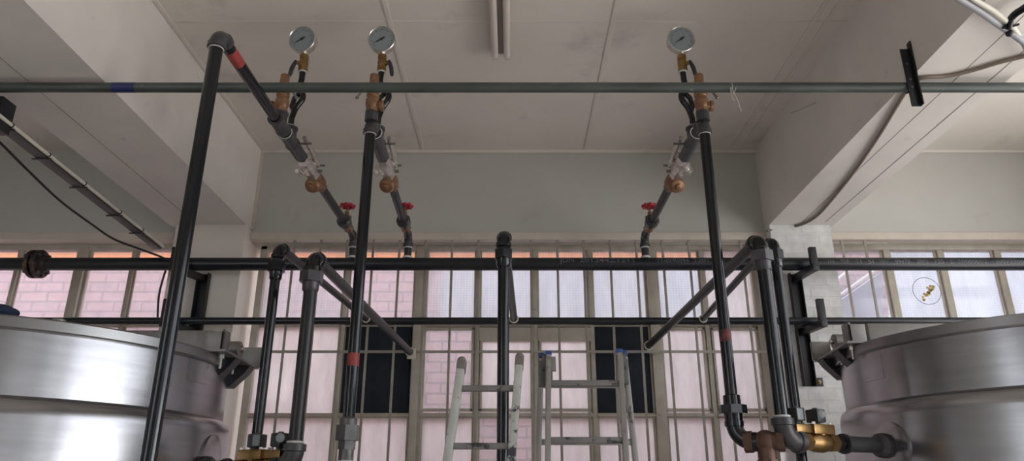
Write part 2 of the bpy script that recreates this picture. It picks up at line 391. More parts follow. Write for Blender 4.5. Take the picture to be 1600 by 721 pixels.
ROWS = [2.075, 1.367, .60, -.05, -.42]
X1 = [-5.42, -4.90, -4.40, -3.83, -3.375, -2.945]
X2 = [-2.215, -1.459, -.805, -.30, .204, .690, 1.232, 1.685, 2.145]
X3 = [2.80, 3.35, 3.83, 4.34, 4.85, 5.15]
window(1, X1, (3,), ROWS, {'row': ['glass_pink', 'glass_pink', 'glass_milk', 'glass_milk']})
window(2, X2, (2, 6), ROWS, {'row': ['glass_rib', 'glass_milk', 'glass_milk', 'glass_milk'], (1, 0): 'glass_pink', (2, 1): 'glass_clear', (3, 2): 'glass_clear', (7, 0): 'glass_milk'},
       {(1, 1): (-1.43, -.855), (5, 1): (.715, 1.175)})
window(3, X3, (), ROWS, {'row': ['glass_rib', 'glass_milk', 'glass_milk', 'glass_milk'], (0, 0): 'glass_clear', (0, 1): 'glass_clear'}, w=.05)
# inner opening sashes of the middle unit's second row
sroot2 = bpy.data.objects['window_2']
for i in (2, 3, 4, 6, 7):
    a, c2 = X2[i]+.03, X2[i+1]-.03; t, bz = 1.335, .635
    m_ = MB()
    if i in (3, 4): m_.bx(a-.012, c2+.012, GY-.035, GY+.012, t-.115, t)      # deep head rail
    m_.bx(a, a+.018, GY-.03, GY+.01, bz, t, .002); m_.bx(c2-.018, c2, GY-.03, GY+.01, bz, t, .002)
    m_.bx(a, c2, GY-.03, GY+.01, t-.02, t, .002); m_.bx(a, c2, GY-.03, GY+.01, bz, bz+.02, .002)
    m_.build('sash', 'frame', sroot2)
# rust mark inside a marker ring on one pane of window 3
wm = bpy.data.objects['window_3']
cc = at(1448, 455, GY-.006)
m_ = MB(); m_.torus(cc, FR, .122, .0022, 40, 6); m_.build('drawn_ring', 'ink', wm)
m_ = MB()
for k in range(26):
    t = random.random(); px = 1456-14*t+random.gauss(0, 2.5-1.2*t); py = 450+18*t+random.gauss(0, 2.2)
    q = at(px, py, GY-.0055); r_ = random.uniform(.006, .016)
    m_.lathe(q, FR, [(0, r_), (.0012, r_*.9)], 8, random.random())
m_.build('rust_stain', 'rust', wm)

# burglar bars
gy = 5.975
g = thing('window_grille', (0, gy, -.4), 'flat steel burglar bars welded to thin rails across the wide middle window', 'window bars')
for k in range(18):
    x = -1.905+k*(3.912/17)
    MB().bx(x-.0105, x+.0105, gy-.004, gy+.004, -.42, 2.086, .0015).build('bar', 'grille', g)
for z in (2.055, 1.102, -.02):
    MB().bx(-2.20, 2.16, gy+.004, gy+.014, z-.011, z+.011, .0015).build('rail', 'grille', g)
g = thing('window_grille', (3.0, gy, -.4), 'two narrow brown steel bars across the first clear light right of the white column', 'window bars')
for px in (1327, 1364):
    x = at(px, 450, gy).x
    MB().bx(x-.011, x+.011, gy-.004, gy+.004, -.42, 2.086, .0015).build('bar', 'grille', g)
MB().bx(2.785, 3.3, gy+.004, gy+.014, 2.05, 2.072, .0015).build('rail', 'grille', g)
MB().bx(2.785, 3.3, gy+.004, gy+.014, -.03, -.01, .0015).build('rail', 'grille', g)

# ---- outside
b = MB(); b.bx(-14, -.9, 8.7, 8.9, FLOOR-.05, 2.72); b.bx(-.9, 14, 8.7, 8.9, FLOOR-.05, 1.85); struct(b.build('wall_outside', 'brick'))
struct(MB().bx(-.9, 14, 8.72, 8.9, 1.85, 2.72).build('wall_outside_upper', 'sky_screen'))  # pale wall added to screen the sky, keeping the panes from blowing out
struct(MB().bx(2.75, 14, 8.72, 8.9, 2.72, 3.5).build('wall_outside_upper', 'sky_screen'))
struct(MB().bx(-14, 2.75, 8.69, 8.9, 2.72, 3.5).build('wall_outside_upper', 'soffit'))
# lean-to seen through the first light of window 3
p = thing('lean_to_shed', (3.9, 7.2, FLOOR-.05), 'blue grey sloping shed roof with white edge boards outside the right window', 'shed')
def quad(pts, t):
    m_ = MB(); A = [m_.bm.verts.new(V(q)) for q in pts]; B = [m_.bm.verts.new(V(q)+V((0, t, 0))) for q in pts]; n = len(pts)
    m_.bm.faces.new(A[::-1]); m_.bm.faces.new(B)
    for k in range(n): m_.bm.faces.new((A[k], A[(k+1) % n], B[(k+1) % n], B[k]))
    return m_
y_ = 7.2
quad([at(1285, 490, y_), at(1379, 424, y_), at(1379, 520, y_), at(1285, 720, y_)], .3).build('sheet_roof', 'roofblue', p)
for (a, c2) in (((1290, 478), (1385, 410)), ((1290, 452), (1350, 404))):
    A, B = at(*a, y_-.03), at(*c2, y_-.03)
    MB().tube([A, B], .018, 4).build('edge_board', 'whitewash', p)
quad([at(1300, 425, y_+.35), at(1300, 380, y_+.35), at(1388, 380, y_+.35), at(1388, 520, y_+.35), at(1300, 720, y_+.35)], .2).build('gable_wall', 'brick', p)
m_ = MB(); q0 = at(1300, 721, y_+.35); q1 = at(1388, 721, y_+.35); m_.bx(q0.x, q1.x, y_+.3, y_+.6, FLOOR-.05, q0.z+.02); m_.build('base_wall', 'brick', p)

# ------------------------------------------------------------------ pipes along the window wall
HZ, HY, HR = 1.778, 5.70, .054
LZ, LY, LR = 1.298, 5.70, .030
h = thing('header_pipe', (0, HY, HZ), 'thick black printed pipe running level across the tops of the windows', 'pipe')
MB().cyl((XL+.05, HY, HZ), (XR-.02, HY, HZ), HR, 28).build('pipe', 'header', h)
fx = at(58, 413, HY).x
for s_ in (-1, 1):
    fl = MB().lathe((fx+s_*.012, HY, HZ), RT*s_, [(0, .118), (.028, .118), (.032, .114), (.034, .075), (.075, .066), (.08, .054)], 32).build('flange', 'flangemat', h)
for k in range(8):
    m_ = MB()
    a = 2*PI*k/8+.2; y_, z_ = HY+.095*math.cos(a), HZ+.095*math.sin(a)
    m_.hexn((fx-.062, y_, z_), (fx-.04, y_, z_), .014); m_.hexn((fx+.04, y_, z_), (fx+.062, y_, z_), .014); m_.cyl((fx-.06, y_, z_), (fx+.06, y_, z_), .008, 8)
    m_.build('bolt', 'fitting', h)
MB().cyl((fx-.011, HY, HZ), (fx+.011, HY, HZ), .085, 28).build('gasket', 'lightfit', h)
def pipe_text(txt, x0, x1, ang, size):
    n = len(txt); i = 0                       # each printed word is a marking of its own
    while i < n:
        if txt[i] == ' ': i += 1; continue
        j = i
        while j < n and txt[j] != ' ': j += 1
        pipe_word(txt[i:j], x0+(x1-x0)*i/n, x0+(x1-x0)*(j-.12)/n, ang, size); i = j
def pipe_word(txt, x0, x1, ang, size):
    cu = bpy.data.curves.new('t', 'FONT'); cu.body = txt; cu.size = size; cu.resolution_u = 2
    to = bpy.data.objects.new('t', cu); C.objects.link(to)
    dg = bpy.context.evaluated_depsgraph_get(); me = bpy.data.meshes.new_from_object(to.evaluated_get(dg))
    bpy.data.objects.remove(to); bpy.data.curves.remove(cu)
    xs = [v.co.x for v in me.vertices]; w0, w1 = min(xs), max(xs)
    bm = bmesh.new(); bm.from_mesh(me)
    bmesh.ops.subdivide_edges(bm, edges=[e for e in bm.edges if e.calc_length() > .012], cuts=2, use_grid_fill=False)
    r = HR+.0006
    for v in bm.verts:
        x = x0+(v.co.x-w0)/(w1-w0)*(x1-x0); a = ang+v.co.y/r
        v.co = V((x, HY-r*math.cos(a), HZ+r*math.sin(a)))-h.location
    bm.to_mesh(me); bm.free(); me.materials.append(M['print'])
    o = bpy.data.objects.new('printed_marking', me); C.objects.link(o); o.parent = h; o.name = 'printed_marking'; me.name = 'printed_marking'
    return o
xx = lambda px: at(px, 413, HY).x
pipe_text('JDN 201244Z1211', xx(874), xx(990), -.02, .062)
pipe_text('11-0HUH4 22011', xx(1026), xx(1112), -.02, .058)
pipe_text('1H  TUP  21  SI  MAY  0947B  2002  125', xx(1290), xx(1470), -.2, .050)
pipe_text('D 50000002  20072200', xx(1480), xx(1594), -.2, .050)
o = tag(MB().cyl((XL+.05, LY, LZ), (XR-.02, LY, LZ), LR, 24).build('low_level_pipe', 'header'), 'thin plain black pipe running level below the thick printed pipe', 'pipe')

# brackets that carry both pipes off the columns
def wall_bracket(xc, xu, label):
    yc = WY-.13
    b_ = thing('pipe_bracket', (xc, yc, .80), label, 'bracket', 'pipe brackets on the columns')
    m_ = MB(); m_.bx(xc-.05, xc+.05, yc-.008, yc, .80, 1.74, .002)
    m_.bx(xc-.05, xc-.042, yc-.055, yc-.004, .80, 1.74, .002); m_.bx(xc+.042, xc+.05, yc-.055, yc-.004, .80, 1.74, .002)
    m_.build('channel', 'dark', b_)
    for zt, zu in ((HZ-HR-.002, 1.865), (LZ-LR-.002, 1.435)):
        m_ = MB(); d = V((xu-xc, -(yc-5.50), 0)); L_ = d.length
        R = Matrix(((d.x/L_, -d.y/L_, 0), (d.y/L_, d.x/L_, 0), (0, 0, 1)))
        m_.box(V((xc, yc-.01, zt-.028))+d*.5, (L_, .05, .056), R, .003)
        m_.build('arm', 'dark', b_)
        MB().bx(xu-.028, xu+.028, 5.505, 5.545, zt-.056, zu, .006).build('upright', 'dark', b_)
    for x_, z_ in ((xc-.02, 1.70), (xc+.085, .835)):
        m_ = MB(); m_.hexn((x_, yc-.006, z_), (x_, yc-.022, z_), .016); m_.cyl((x_, yc-.02, z_), (x_, yc-.035, z_), .008, 10); m_.build('bolt', 'brass', b_)
    MB().bx(xc+.046, xc+.12, yc-.007, yc-.001, .80, .87, .002).build('foot_plate', 'dark', b_)
    return b_
wall_bracket(2.385, 2.425, 'black steel pipe bracket bolted to the white painted column on the right')
wall_bracket(-2.60, -2.715, 'black steel pipe bracket on the left column behind the tall red banded pipe')

# ------------------------------------------------------------------ green conduit, hangers
GZ, GPY = 2.123, 3.5
g = thing('green_conduit', (0, GPY, GZ), 'long green grey pipe crossing overhead beneath both ceiling beams', 'pipe')
MB().cyl((XL+.02, GPY, GZ), (XR-.02, GPY, GZ), .0285, 24).build('pipe', 'green', g)
a, c2 = at(177, 135, GPY).x, at(213, 135, GPY).x
MB().cyl((a, GPY, GZ), (c2, GPY, GZ), .0292, 24).build('tape_band', 'blue', g)['label'] = 'dark blue tape band'
hg = thing('angle_hanger', (2.21, 3.44, 1.985), 'black angle iron hanger on the right beam holding the green pipe', 'hanger')
m_ = MB(); m_.bx(2.186, 2.2385, 3.462, 3.4695, 1.985, 2.35, .001); m_.bx(2.2315, 2.2385, 3.435, 3.4695, 1.985, 2.385, .001)
m_.build('angle_iron', 'dark', hg)
m_ = MB()
for z_ in (2.10, 2.15, 2.25): m_.hexn((2.205, 3.462, z_), (2.205, 3.455, z_), .007)
m_.split('bolt', 'lightfit', hg)
MB().torus((2.205, 3.5, GZ), RT, .031, .004, 24, 8).build('u_clamp', 'dark', hg)
# string caught on the green pipe
s_ = MB()
q = lambda px, py, y=GPY-.03: at(px, py, y)
s_.tube([q(1143, 137), q(1147, 146), q(1153, 158), q(1158, 174)], .0022, 6)
s_.tube([q(1150, 137), q(1146, 148), q(1148, 150)], .0018, 6)
s_.tube([q(1141, 137), q(1143, 150), q(1147, 158)], .0016, 6)
s_.torus((q(1145, 139).x, GPY, GZ), RT, .0295, .0018, 20, 6)
tag(s_.build('frayed_string', 'straw'), 'pale frayed string tied around the green pipe near the right pipe drop', 'string')
Y_ = 4.6
qa, qb = atz(1233, 178, 0.0001), None
def onbeam(px, py):
    r = ray(px, py); return r*((RX0-.004)/r.x)
A, B = onbeam(1236, 177), onbeam(1275, 160)
tag(MB().tube([A, (A+B)/2+V((0, 0, -.004)), B], .0028, 6).build('straw', 'straw'), 'thin pale straw stuck to the shaded side of the right beam', 'straw')

# ------------------------------------------------------------------ gauge branches
ZR, PR = 2.02, .0305
def branch(key, xw, xf, yf, side, run_label, prefix, dropz, red_run=None, red_drop=None):
    """one steam line: off the header, forward at constant height, then down at (xf, yf)"""
    X = lambda y: xw+(xf-xw)*(5.66-y)/(5.66-yf)
    P = lambda y, z=ZR: V((X(y), y, z))
    dF = (P(yf)-P(5.66)).normalized(); dB = -dF
    r = PR
    ln = thing('steam_pipe_line', (xf, yf, dropz), run_label, 'pipe', 'steam pipe lines with pressure gauges')
    # riser off the header, bent forward
    MB().cyl((xw, 5.70, HZ+.03), (xw, 5.70, 1.945), r, 20).build('riser', 'charcoal', ln)
    m_ = MB(); m_.tube(m_.arc((xw, 5.70, 2.02), DN, dF, .075), r*1.12, 18)
    m_.tube([(xw, 5.70, 1.925), (xw, 5.70, 1.955)], r*1.35, 20); m_.build('elbow', 'fitting', ln)
    m_ = MB(); m_.cyl((xw, 5.70, 1.915), (xw, 5.70, 1.925), r*1.25, 18); m_.cyl((xw, 5.70, HZ+HR-.004), (xw, 5.70, HZ+HR+.012), r*1.3, 18); m_.split('sealing_tape', 'white', ln)
    MB().cyl(P(5.63), P(5.49), r, 18).build('pipe_run', 'charcoal', ln)
    MB().cyl(P(5.30), P(4.64), r, 20).build('pipe_run', 'charcoal', ln)
    # tees
    t1, t2 = 3.92, 3.735
    MB().tee(P(t1), dF, dB, UP, r, .072).build('tee', 'fitting', ln)
    if yf < 3.6:
        MB().tee(P(t2), dF, dB, UP, r, .072).build('tee', 'fitting', ln)
        MB().cyl(P(t2-.06), P(yf+.05), r, 20).build('pipe_run', 'black', ln)
    m_ = MB(); m_.elbow(P(yf), dB, DN, r, .065); m_.build('elbow', 'fitting', ln)
    if yf >= 3.6:
        MB().cyl(P(yf)+UP*.0, P(yf)+UP*.06, r*1.25, 18).build('outlet_boss', 'fitting', ln)
    m_ = MB(); m_.torus(P(t1-.082), dF, r*1.36, .003, 20, 6); m_.torus(P(t1)+UP*.082, UP, r*1.1, .0035, 20, 6)
    m_.torus(P(yf)+DN*.086, UP, r*1.06, .0028, 20, 6)
    m_.split('sealing_tape', 'white', ln)
    MB().cyl(P(yf)+DN*.06, V((xf, yf, dropz)), r, 24).build('drop_pipe', 'black', ln)
    if red_run:
        y0, y1 = red_run; MB().cyl(P(y0), P(y1), r+.0006, 24).build('red_band', 'red', ln)['label'] = 'red painted band'
    if key == 'a':
        MB().cyl(P(5.02), P(4.985), r+.0006, 24).build('red_band', 'redfaded', ln)
    if red_drop:
        z0, z1 = red_drop; MB().cyl((xf, yf, z0), (xf, yf, z1), r+.0006, 24).build('red_band', 'red' if key == 'b' else 'redfaded', ln)['label'] = 'red painted band'
    # gate valve with red handwheel
    gp = P(5.40)
    v = thing('gate_valve', gp, 'bronze gate valve with red handwheel %s' % prefix['gate'], 'valve', 'red wheel gate valves')
    m_ = MB(); m_.hexn(P(5.49), P(5.455), r*1.45); m_.lathe(P(5.46), dF, [(0, .038), (.02, .040), (.045, .046), (.075, .046), (.10, .040), (.115, .038)], 20)
    m_.lathe(gp+UP*.02, UP, [(0, .034), (.025, .034), (.03, .04), (.045, .04), (.05, .022), (.07, .018), (.085, .018)], 18)
    m_.build('body', 'bronze', v)
    m_ = MB(); m_.tube([P(5.372), P(5.365), P(5.315), P(5.30)], [.046, .055, .055, .042], 24); m_.build('union_nut', 'fitting', v)
    MB().cyl(gp+UP*.09, gp+UP*.165, .008, 10).build('stem', 'brass', v)
    w = MB(); wc = gp+UP*.155; w.torus(wc, UP, .046, .012, 32, 10)
    for k in range(8):
        a = 2*PI*k/8; w.ball(wc+V((math.cos(a)*.052, math.sin(a)*.052, 0)), .0145, n=8)
    for k in range(4):
        a = PI*k/4*2; w.tube([wc, wc+V((math.cos(a)*.045, math.sin(a)*.045, 0))], .009, 8)
    w.cyl(wc+DN*.012, wc+UP*.012, .016, 12)
    w.build('handwheel', 'redwheel', v)
    # Y strainer
    st = thing('strainer', P(4.55), 'bronze strainer with round cap %s' % prefix['strainer'], 'strainer', 'bronze strainers')
    m_ = MB(); m_.hexn(P(4.65), P(4.615), r*1.5); m_.lathe(P(4.62), dF, [(0, .038), (.03, .052), (.10, .052), (.14, .040)], 20); m_.hexn(P(4.49), P(4.455), r*1.42)
    m_.build('body', 'bronze', st)
    dd = V((-.12*side, -.72, -.62)).normalized(); c0 = P(4.56)
    m_ = MB(); m_.lathe(c0, dd, [(0, .046), (.07, .044), (.075, .052), (.088, .054), (.10, .052), (.112, .044), (.118, .022), (.135, .020), (.138, .014)], 24)
    m_.build('cap', 'bronze', st)
    # nickel ball valve
    bv = thing('ball_valve', P(4.30), 'nickel plated ball valve %s' % prefix['ball'], 'valve', 'nickel ball valves')
    m_ = MB(); m_.hexn(P(4.45), P(4.40), r*1.5); m_.lathe(P(4.405), dF, [(0, .040), (.02, .050), (.06, .054), (.13, .054), (.165, .046), (.18, .040)], 20); m_.hexn(P(4.23), P(4.17), r*1.5)
    m_.lathe(P(4.31), V((-side*.75, 0, -.5)), [(0, .04), (.055, .04), (.06, .028), (.085, .026)], 14)
    m_.build('body', 'nickel', bv)
    MB().cyl(P(4.16), P(3.98), r*1.3, 18).build('outlet_pipe', 'fitting', bv)
    sp = V((side*.045, 0, .02))
    m_ = MB(); m_.cyl(P(4.31), P(4.31)+sp*1.4, .024, 14)
    m_.tube([P(4.36)+sp*1.25, P(4.31)+sp*1.3, P(4.25)+sp*1.35+UP*.015, P(4.10)+sp*1.25+UP*.035, P(4.03)+sp*1.2+UP*.04], [.014, .019, .018, .016, .014], 10)
    m_.build('lever', 'nickel', bv)
    m_ = MB()
    for y_ in (4.38, 4.06): m_.cyl(P(y_)+sp*1.3+V((-.035, 0, .012)), P(y_)+sp*1.3+V((.035, 0, .012)), .008, 8)
    m_.cyl(P(4.39)+V((-.075, 0, 0)), P(4.39)+V((.075, 0, 0)), .011, 8)
    m_.split('cross_pin', 'dull', bv)
    # safety valve on the front tee
    ys = t2 if yf < 3.6 else yf
    sb = P(ys)+UP*(.075 if yf < 3.6 else .055)
    sv = thing('safety_valve', sb, 'upright bronze safety valve %s' % prefix['safety'], 'valve', 'bronze safety valves')
    m_ = MB(); m_.hexn(sb, sb+UP*.03, .036); m_.lathe(sb+UP*.028, UP, [(0, .032), (.02, .040), (.055, .040), (.06, .034), (.075, .034), (.08, .038), (.15, .036), (.155, .032), (.165, .028), (.225, .026), (.23, .018)], 20)
    so = V((side*-1.0, 0, 0)); m_.lathe(sb+UP*.045, so if key != 'b' else -so, [(0, .026), (.045, .026), (.048, .032), (.064, .032)], 16)
    m_.build('body', 'bronze', sv)
    lv = V((prefix['lever']*1., .1, 0)); c_ = sb+UP*.17
    m_ = MB(); m_.tube([c_+lv*.0+FR*.03, c_+lv*.03+UP*.01+FR*.03, c_+lv*.055+DN*.03+FR*.03, c_+lv*.085+DN*.075+FR*.03], .006, 8); m_.ball(c_+lv*.088+DN*.08+FR*.03, .011, n=8)
    m_.build('lever', 'dull', sv)
    # siphon, cock and gauge above the rear tee
    s0 = P(t1)+UP*.07; gx, gyy = prefix['gauge_x'], t1
    cb = V((gx[0], gyy, 2.49)); k1 = side*.03
    sp_ = thing('siphon_pipe', s0, 'black pigtail siphon pipe %s' % prefix['siphon'], 'pipe', 'black gauge siphons')
    m_ = MB(); pts = [s0+UP*.005, s0+UP*.07]
    ctl = [s0+UP*.07, s0+V((k1*.6, 0, .14)), s0+V((k1*1.7, .0, .20)), s0+V((k1*1.7, -.0, .245)), s0+V((k1*.6-.0, 0, .285)), V((gx[0]-.003*side, gyy, 2.42)), cb]
    n_ = len(ctl); cur = []
    for i in range(n_-1):
        p0, p1, p2, p3 = ctl[max(i-1, 0)], ctl[i], ctl[i+1], ctl[min(i+2, n_-1)]
        for k in range(6):
            t = k/6; cur.append(.5*((2*p1)+(-p0+p2)*t+(2*p0-5*p1+4*p2-p3)*t*t+(-p0+3*p1-3*p2+p3)*t**3))
    cur.append(ctl[-1])
    m_.tube([pts[0]]+cur, .0185, 14)
    # second turn of the pigtail
    m_.tube([s0+V((k1*1.2-.0, .02, .27)), s0+V((k1*.2-.012*side, .03, .23)), s0+V((-.018*side, .03, .17)), s0+V((0.004*side, .02, .12))], .016, 12)
    m_.build('pipe', 'black', sp_)
    ck = thing('gauge_cock', cb, 'small brass shutoff cock %s' % prefix['cock'], 'valve', 'brass gauge cocks')
    m_ = MB(); m_.hexn(cb, cb+UP*.035, .030); m_.lathe(cb+UP*.03, UP, [(0, .024), (.015, .029), (.045, .029), (.06, .024)], 16); m_.hexn(cb+UP*.088, cb+UP*.12, .029)
    ls = prefix['cock_side']
    m_.lathe(cb+UP*.06, V((ls, -.25, 0)), [(0, .016), (.036, .016), (.038, .010), (.048, .010)], 12)
    m_.build('body', 'brass', ck)
    la = cb+UP*.06+V((ls*.046, -.012, 0))
    m_ = MB(); m_.tube([la+UP*.014, la+V((ls*.008, -.004, -.01)), la+V((ls*.018, -.008, -.045)), la+V((ls*.024, -.01, -.085)), la+V((ls*.026, -.01, -.10))], [.010, .013, .014, .013, .010], 10)
    m_.build('handle', 'plastic', ck)
    m_ = MB(); m_.torus(cb, UP, .022, .006, 18, 6); m_.split('sealing_tape', 'white', ck)
    # gauge
    gc = V((gx[1], gyy-.01, 2.715)); face = V((prefix['tilt'], -1, -.13)).normalized()
    ga = thing('pressure_gauge', cb+UP*.12, 'round steel pressure gauge %s' % prefix['gauge'], 'gauge', 'pressure gauges')
    RG = .087; u, v, d = frame_of(face)
    m_ = MB(); m_.lathe(gc-face*.035, face, [(0, RG*.86), (.004, RG*.95), (.045, RG*.95), (.046, RG*1.02), (.062, RG*1.02), (.066, RG*.97), (.062, RG*.92), (.056, RG*.90)], 40)
    m_.build('case', 'nickel', ga)
    dialz = gc+face*.022
    dl = MB().lathe(dialz, face, [(0, RG*.91), (.002, RG*.91)], 40).build('dial', 'dial', ga)
    # dial up direction
    up = (UP-face*UP.dot(face)).normalized(); rt = up.cross(face).normalized()*-1
    rt = face.cross(up)*-1
    rt = V((1, 0, 0))-face*face.x; rt.normalize()
    tk = MB(); base = dialz+face*.0022
    for k in range(41):
        a = math.radians(225-270*k/40); e = rt*math.cos(a)+up*math.sin(a); big = k % 5 == 0
        r0, r1 = RG*(.66 if big else .73), RG*.80
        sd = e.cross(face)*(.0014 if big else .0007)
        q4 = [base+e*r0-sd, base+e*r1-sd, base+e*r1+sd, base+e*r0+sd]
        tk.bm.faces.new([tk.bm.verts.new(z) for z in q4])
    tk.build('scale', 'ink', dl)
    nd = MB(); a = math.radians(prefix['needle']); e = rt*math.cos(a)+up*math.sin(a); sd = e.cross(face)
    f0 = dialz+face*.006
    q4 = [f0-e*.024-sd*.004, f0-sd*.004, f0+e*RG*.62-sd*.0008, f0+e*RG*.62+sd*.0008, f0+sd*.004, f0-e*.024+sd*.004]
    A = [nd.bm.verts.new(z) for z in q4]; B = [nd.bm.verts.new(z+face*.0012) for z in q4]
    nd.bm.faces.new(A[::-1]); nd.bm.faces.new(B)
    for k in range(6): nd.bm.faces.new((A[k], A[(k+1) % 6], B[(k+1) % 6], B[k]))
    nd.lathe(f0, face, [(-.003, .007), (.003, .007), (.004, .004)], 14)
    nd.build('needle', 'ink', dl)
    m_ = MB(); m_.hexn(cb+UP*.12, cb+UP*.145, .018); m_.tube([cb+UP*.14, gc+DN*RG*.8-face*.012], .013, 12)
    m_.build('stem', 'nickel', ga)
    return ln, X

branch('a', -1.325, -1.372, 2.85, 1,
       'black pipe line bent over at far left with red band near its top', dict(
    gate='on the leftmost steam line', strainer='on the leftmost steam line below its nickel valve', ball='on the leftmost steam line',
    safety='left of the leftmost gauge siphon', siphon='under the leftmost pressure gauge', cock='with black handle under the leftmost gauge',
    gauge='farthest left of the three, left of its close neighbour', lever=1, cock_side=-1, tilt=-.07, needle=212,
    gauge_x=(at(473, 113, 3.92).x, at(475, 60, 3.92).x)), FLOOR, red_run=(3.10, 2.98))
branch('b', -.868, -.815, 3.70, 1,
       'black pipe line dropping left of centre with red band above a hex union', dict(
    gate='on the middle steam line', strainer='on the middle steam line', ball='on the middle steam line',
    safety='above the top elbow of the middle steam line', siphon='under the middle pressure gauge', cock='with black handle under the middle gauge',
    gauge='second from the left, in the middle of three', lever=-1, cock_side=1, tilt=0., needle=212,
    gauge_x=(at(596, 113, 3.92).x, at(598, 60, 3.92).x)), FLOOR, red_drop=(at(800, 553, 3.70).z, at(800, 573, 3.70).z))
branch('c', 1.110, 1.107, 3.70, -1,
       'black pipe line dropping on the right to a low elbow with faded red band', dict(
    gate='on the right hand steam line', strainer='on the right hand steam line', ball='on the right hand steam line',
    safety='at the top of the right hand steam line', siphon='under the right hand pressure gauge', cock='with black handle under the right hand gauge',
    gauge='alone on the right of the lamp', lever=1, cock_side=1, tilt=.06, needle=215,
    gauge_x=(at(1067, 113, 3.92).x, at(1062, 60, 3.92).x)), at(800, 691, 3.66).z+.07, red_drop=(at(800, 516, 3.70).z, at(800, 535, 3.70).z))
LN = [o for o in C.objects if o.name.startswith('steam_pipe_line')]
# union low on the middle line
lnb, lnc = LN[1], LN[2]
zt = lambda py, Y: at(800, py, Y).z
bx_, by_ = -.815, 3.70
z1 = zt(680, by_)
m_ = MB(); m_.tube([(bx_, by_, z1+.085), (bx_, by_, z1+.075), (bx_, by_, z1+.04)], [.034, .043, .043], 20); m_.hexn((bx_, by_, z1-.028), (bx_, by_, z1+.045), .060); m_.hexn((bx_, by_, z1-.07), (bx_, by_, z1-.025), .044); m_.cyl((bx_, by_, z1-.12), (bx_, by_, z1-.07), .037, 20)
m_.build('union', 'lightfit', lnb)
m_ = MB(); m_.torus((bx_, by_, z1-.125), UP, .036, .006, 20, 6); m_.split('sealing_tape', 'white', lnb)
# flange coupling and bottom elbow of the right line
cx_, cy_ = 1.107, 3.70; z1 = zt(641, cy_); ZB = zt(691, cy_)
m_ = MB(); m_.tube([(cx_, cy_, z1+.075), (cx_, cy_, z1+.07), (cx_, cy_, z1+.02)], [.032, .042, .044], 20); m_.lathe((cx_, cy_, z1-.02), UP, [(0, .07), (.042, .07)], 8, .39); m_.tube([(cx_, cy_, z1-.02), (cx_, cy_, z1-.075)], [.046, .042], 20)
m_.build('union', 'black', lnc)

# ------------------------------------------------------------------ lower risers (vents and feeds)
def riser(px, py, Y, end, r, label, nut_mat, hexr, low=FLOOR, mt='black', end_mat='wirec', nut_dz=.13, split=None):
    """vertical pipe at the sight line, elbow on top, run back to `end`"""
    top = at(px, py, Y); e = V(end); d = (e-top).normalized()
    o = thing('riser_pipe', (top.x, top.y, low), label, 'pipe', 'low risers with runs back to the window')
    MB().cyl(top+DN*.05, (top.x, top.y, low), r, 22).build('upright_pipe', mt, o)
    m_ = MB(); m_.elbow(top, DN, d, r, r*2.0); m_.build('elbow', 'black', o)
    MB().cyl(top+d*r*1.9, e, r*.87, 20).build('back_run', 'charcoal', o)
    n0 = top+DN*nut_dz
    m_ = MB(); m_.tube([n0+UP*.05, n0+UP*.03], [r*1.15, r*1.3], 18); m_.hexn(n0+UP*.03, n0+DN*.025, hexr); m_.tube([n0+DN*.02, n0+DN*.065, n0+DN*.075], [r*1.32, r*1.25, r*1.02], 18)
    m_.build('union_nut', nut_mat, o)
    m_ = MB(); m_.torus(e-d*.01, d, r*1.0, .006, 20, 8); m_.build('end_ring', end_mat, o)
    return o, top
lowend = lambda px: (at(px, 500, LY-.01).x, LY-LR*.6, LZ+.012)
riser(436, 386, 4.02, lowend(573), .0285, 'thinner black riser left of the charcoal grey riser, its run ending at the low pipe', 'black', .050, mt='black')
oB, tB = riser(490, 401, 3.60, at(641, 551, 5.93), .0335, 'charcoal grey riser with hex nut and run ending at the left dark board', 'fitting', .062, mt='dimblack', nut_dz=.118, low=at(800, 731, 3.60).z+.08)
riser(787, 366, 3.95, lowend(803), .0325, 'lone glossy black riser at centre standing before the paint splashed ladder', 'black', .056)
oC, tC = riser(1187, 374, 3.60, at(1013, 541, 5.93), .0335, 'charcoal black riser on the right with long run ending at the right dark board', 'fitting', .058, mt='black', nut_dz=.10, low=at(800, 691, 3.66).z+.08)
oD, tD = riser(1208, 377, 4.00, lowend(1098), .0285, 'thinner black riser just right of its charcoal neighbour, against the white column', 'black', .048, nut_dz=.09)
# box patch where the left vent leaves
p = at(643, 552, 5.94)
MB().bx(p.x-.035, p.x+.035, 5.935, 5.95, p.z-.05, p.z+.035, .002).build('end_plate', 'trimp', oB)

# ---- bottom right: brown tee, elbow, brass solenoid valve to the right tank
CZ = zt(691, 3.66)
pc = V((tC.x, tC.y, CZ)); p5 = V((cx_, cy_, CZ))
dh = (pc-p5).normalized()
m_ = MB(); m_.elbow(p5, UP, dh, .034, .085); m_.build('bottom_elbow', 'black', lnc)
MB().cyl(p5+dh*.07, p5+dh*.15, .033, 20).build('nipple', 'black', lnc)
tm = at(1197, 691, (p5+pc).y/2); tm.z = CZ; tm = p5+dh*((tm-p5).dot(dh))
t_ = thing('brown_tee', tm+DN*.12, 'brown bronze tee between the low black elbow and the right charcoal riser', 'pipe fitting')
m_ = MB(); m_.hexn(tm-dh*.10, tm-dh*.06, .052, 8); m_.cyl(tm-dh*.06, tm+dh*.06, .044, 20); m_.ball(tm, .056, n=16); m_.hexn(tm+dh*.055, tm+dh*.085, .05, 8)
m_.cyl(tm, tm+DN*.10, .044, 20); m_.hexn(tm+DN*.085, tm+DN*.12, .052, 8); m_.cyl(tm+DN*.12, tm+DN*.2, .032, 16)
m_.build('body', 'brownfit', t_)
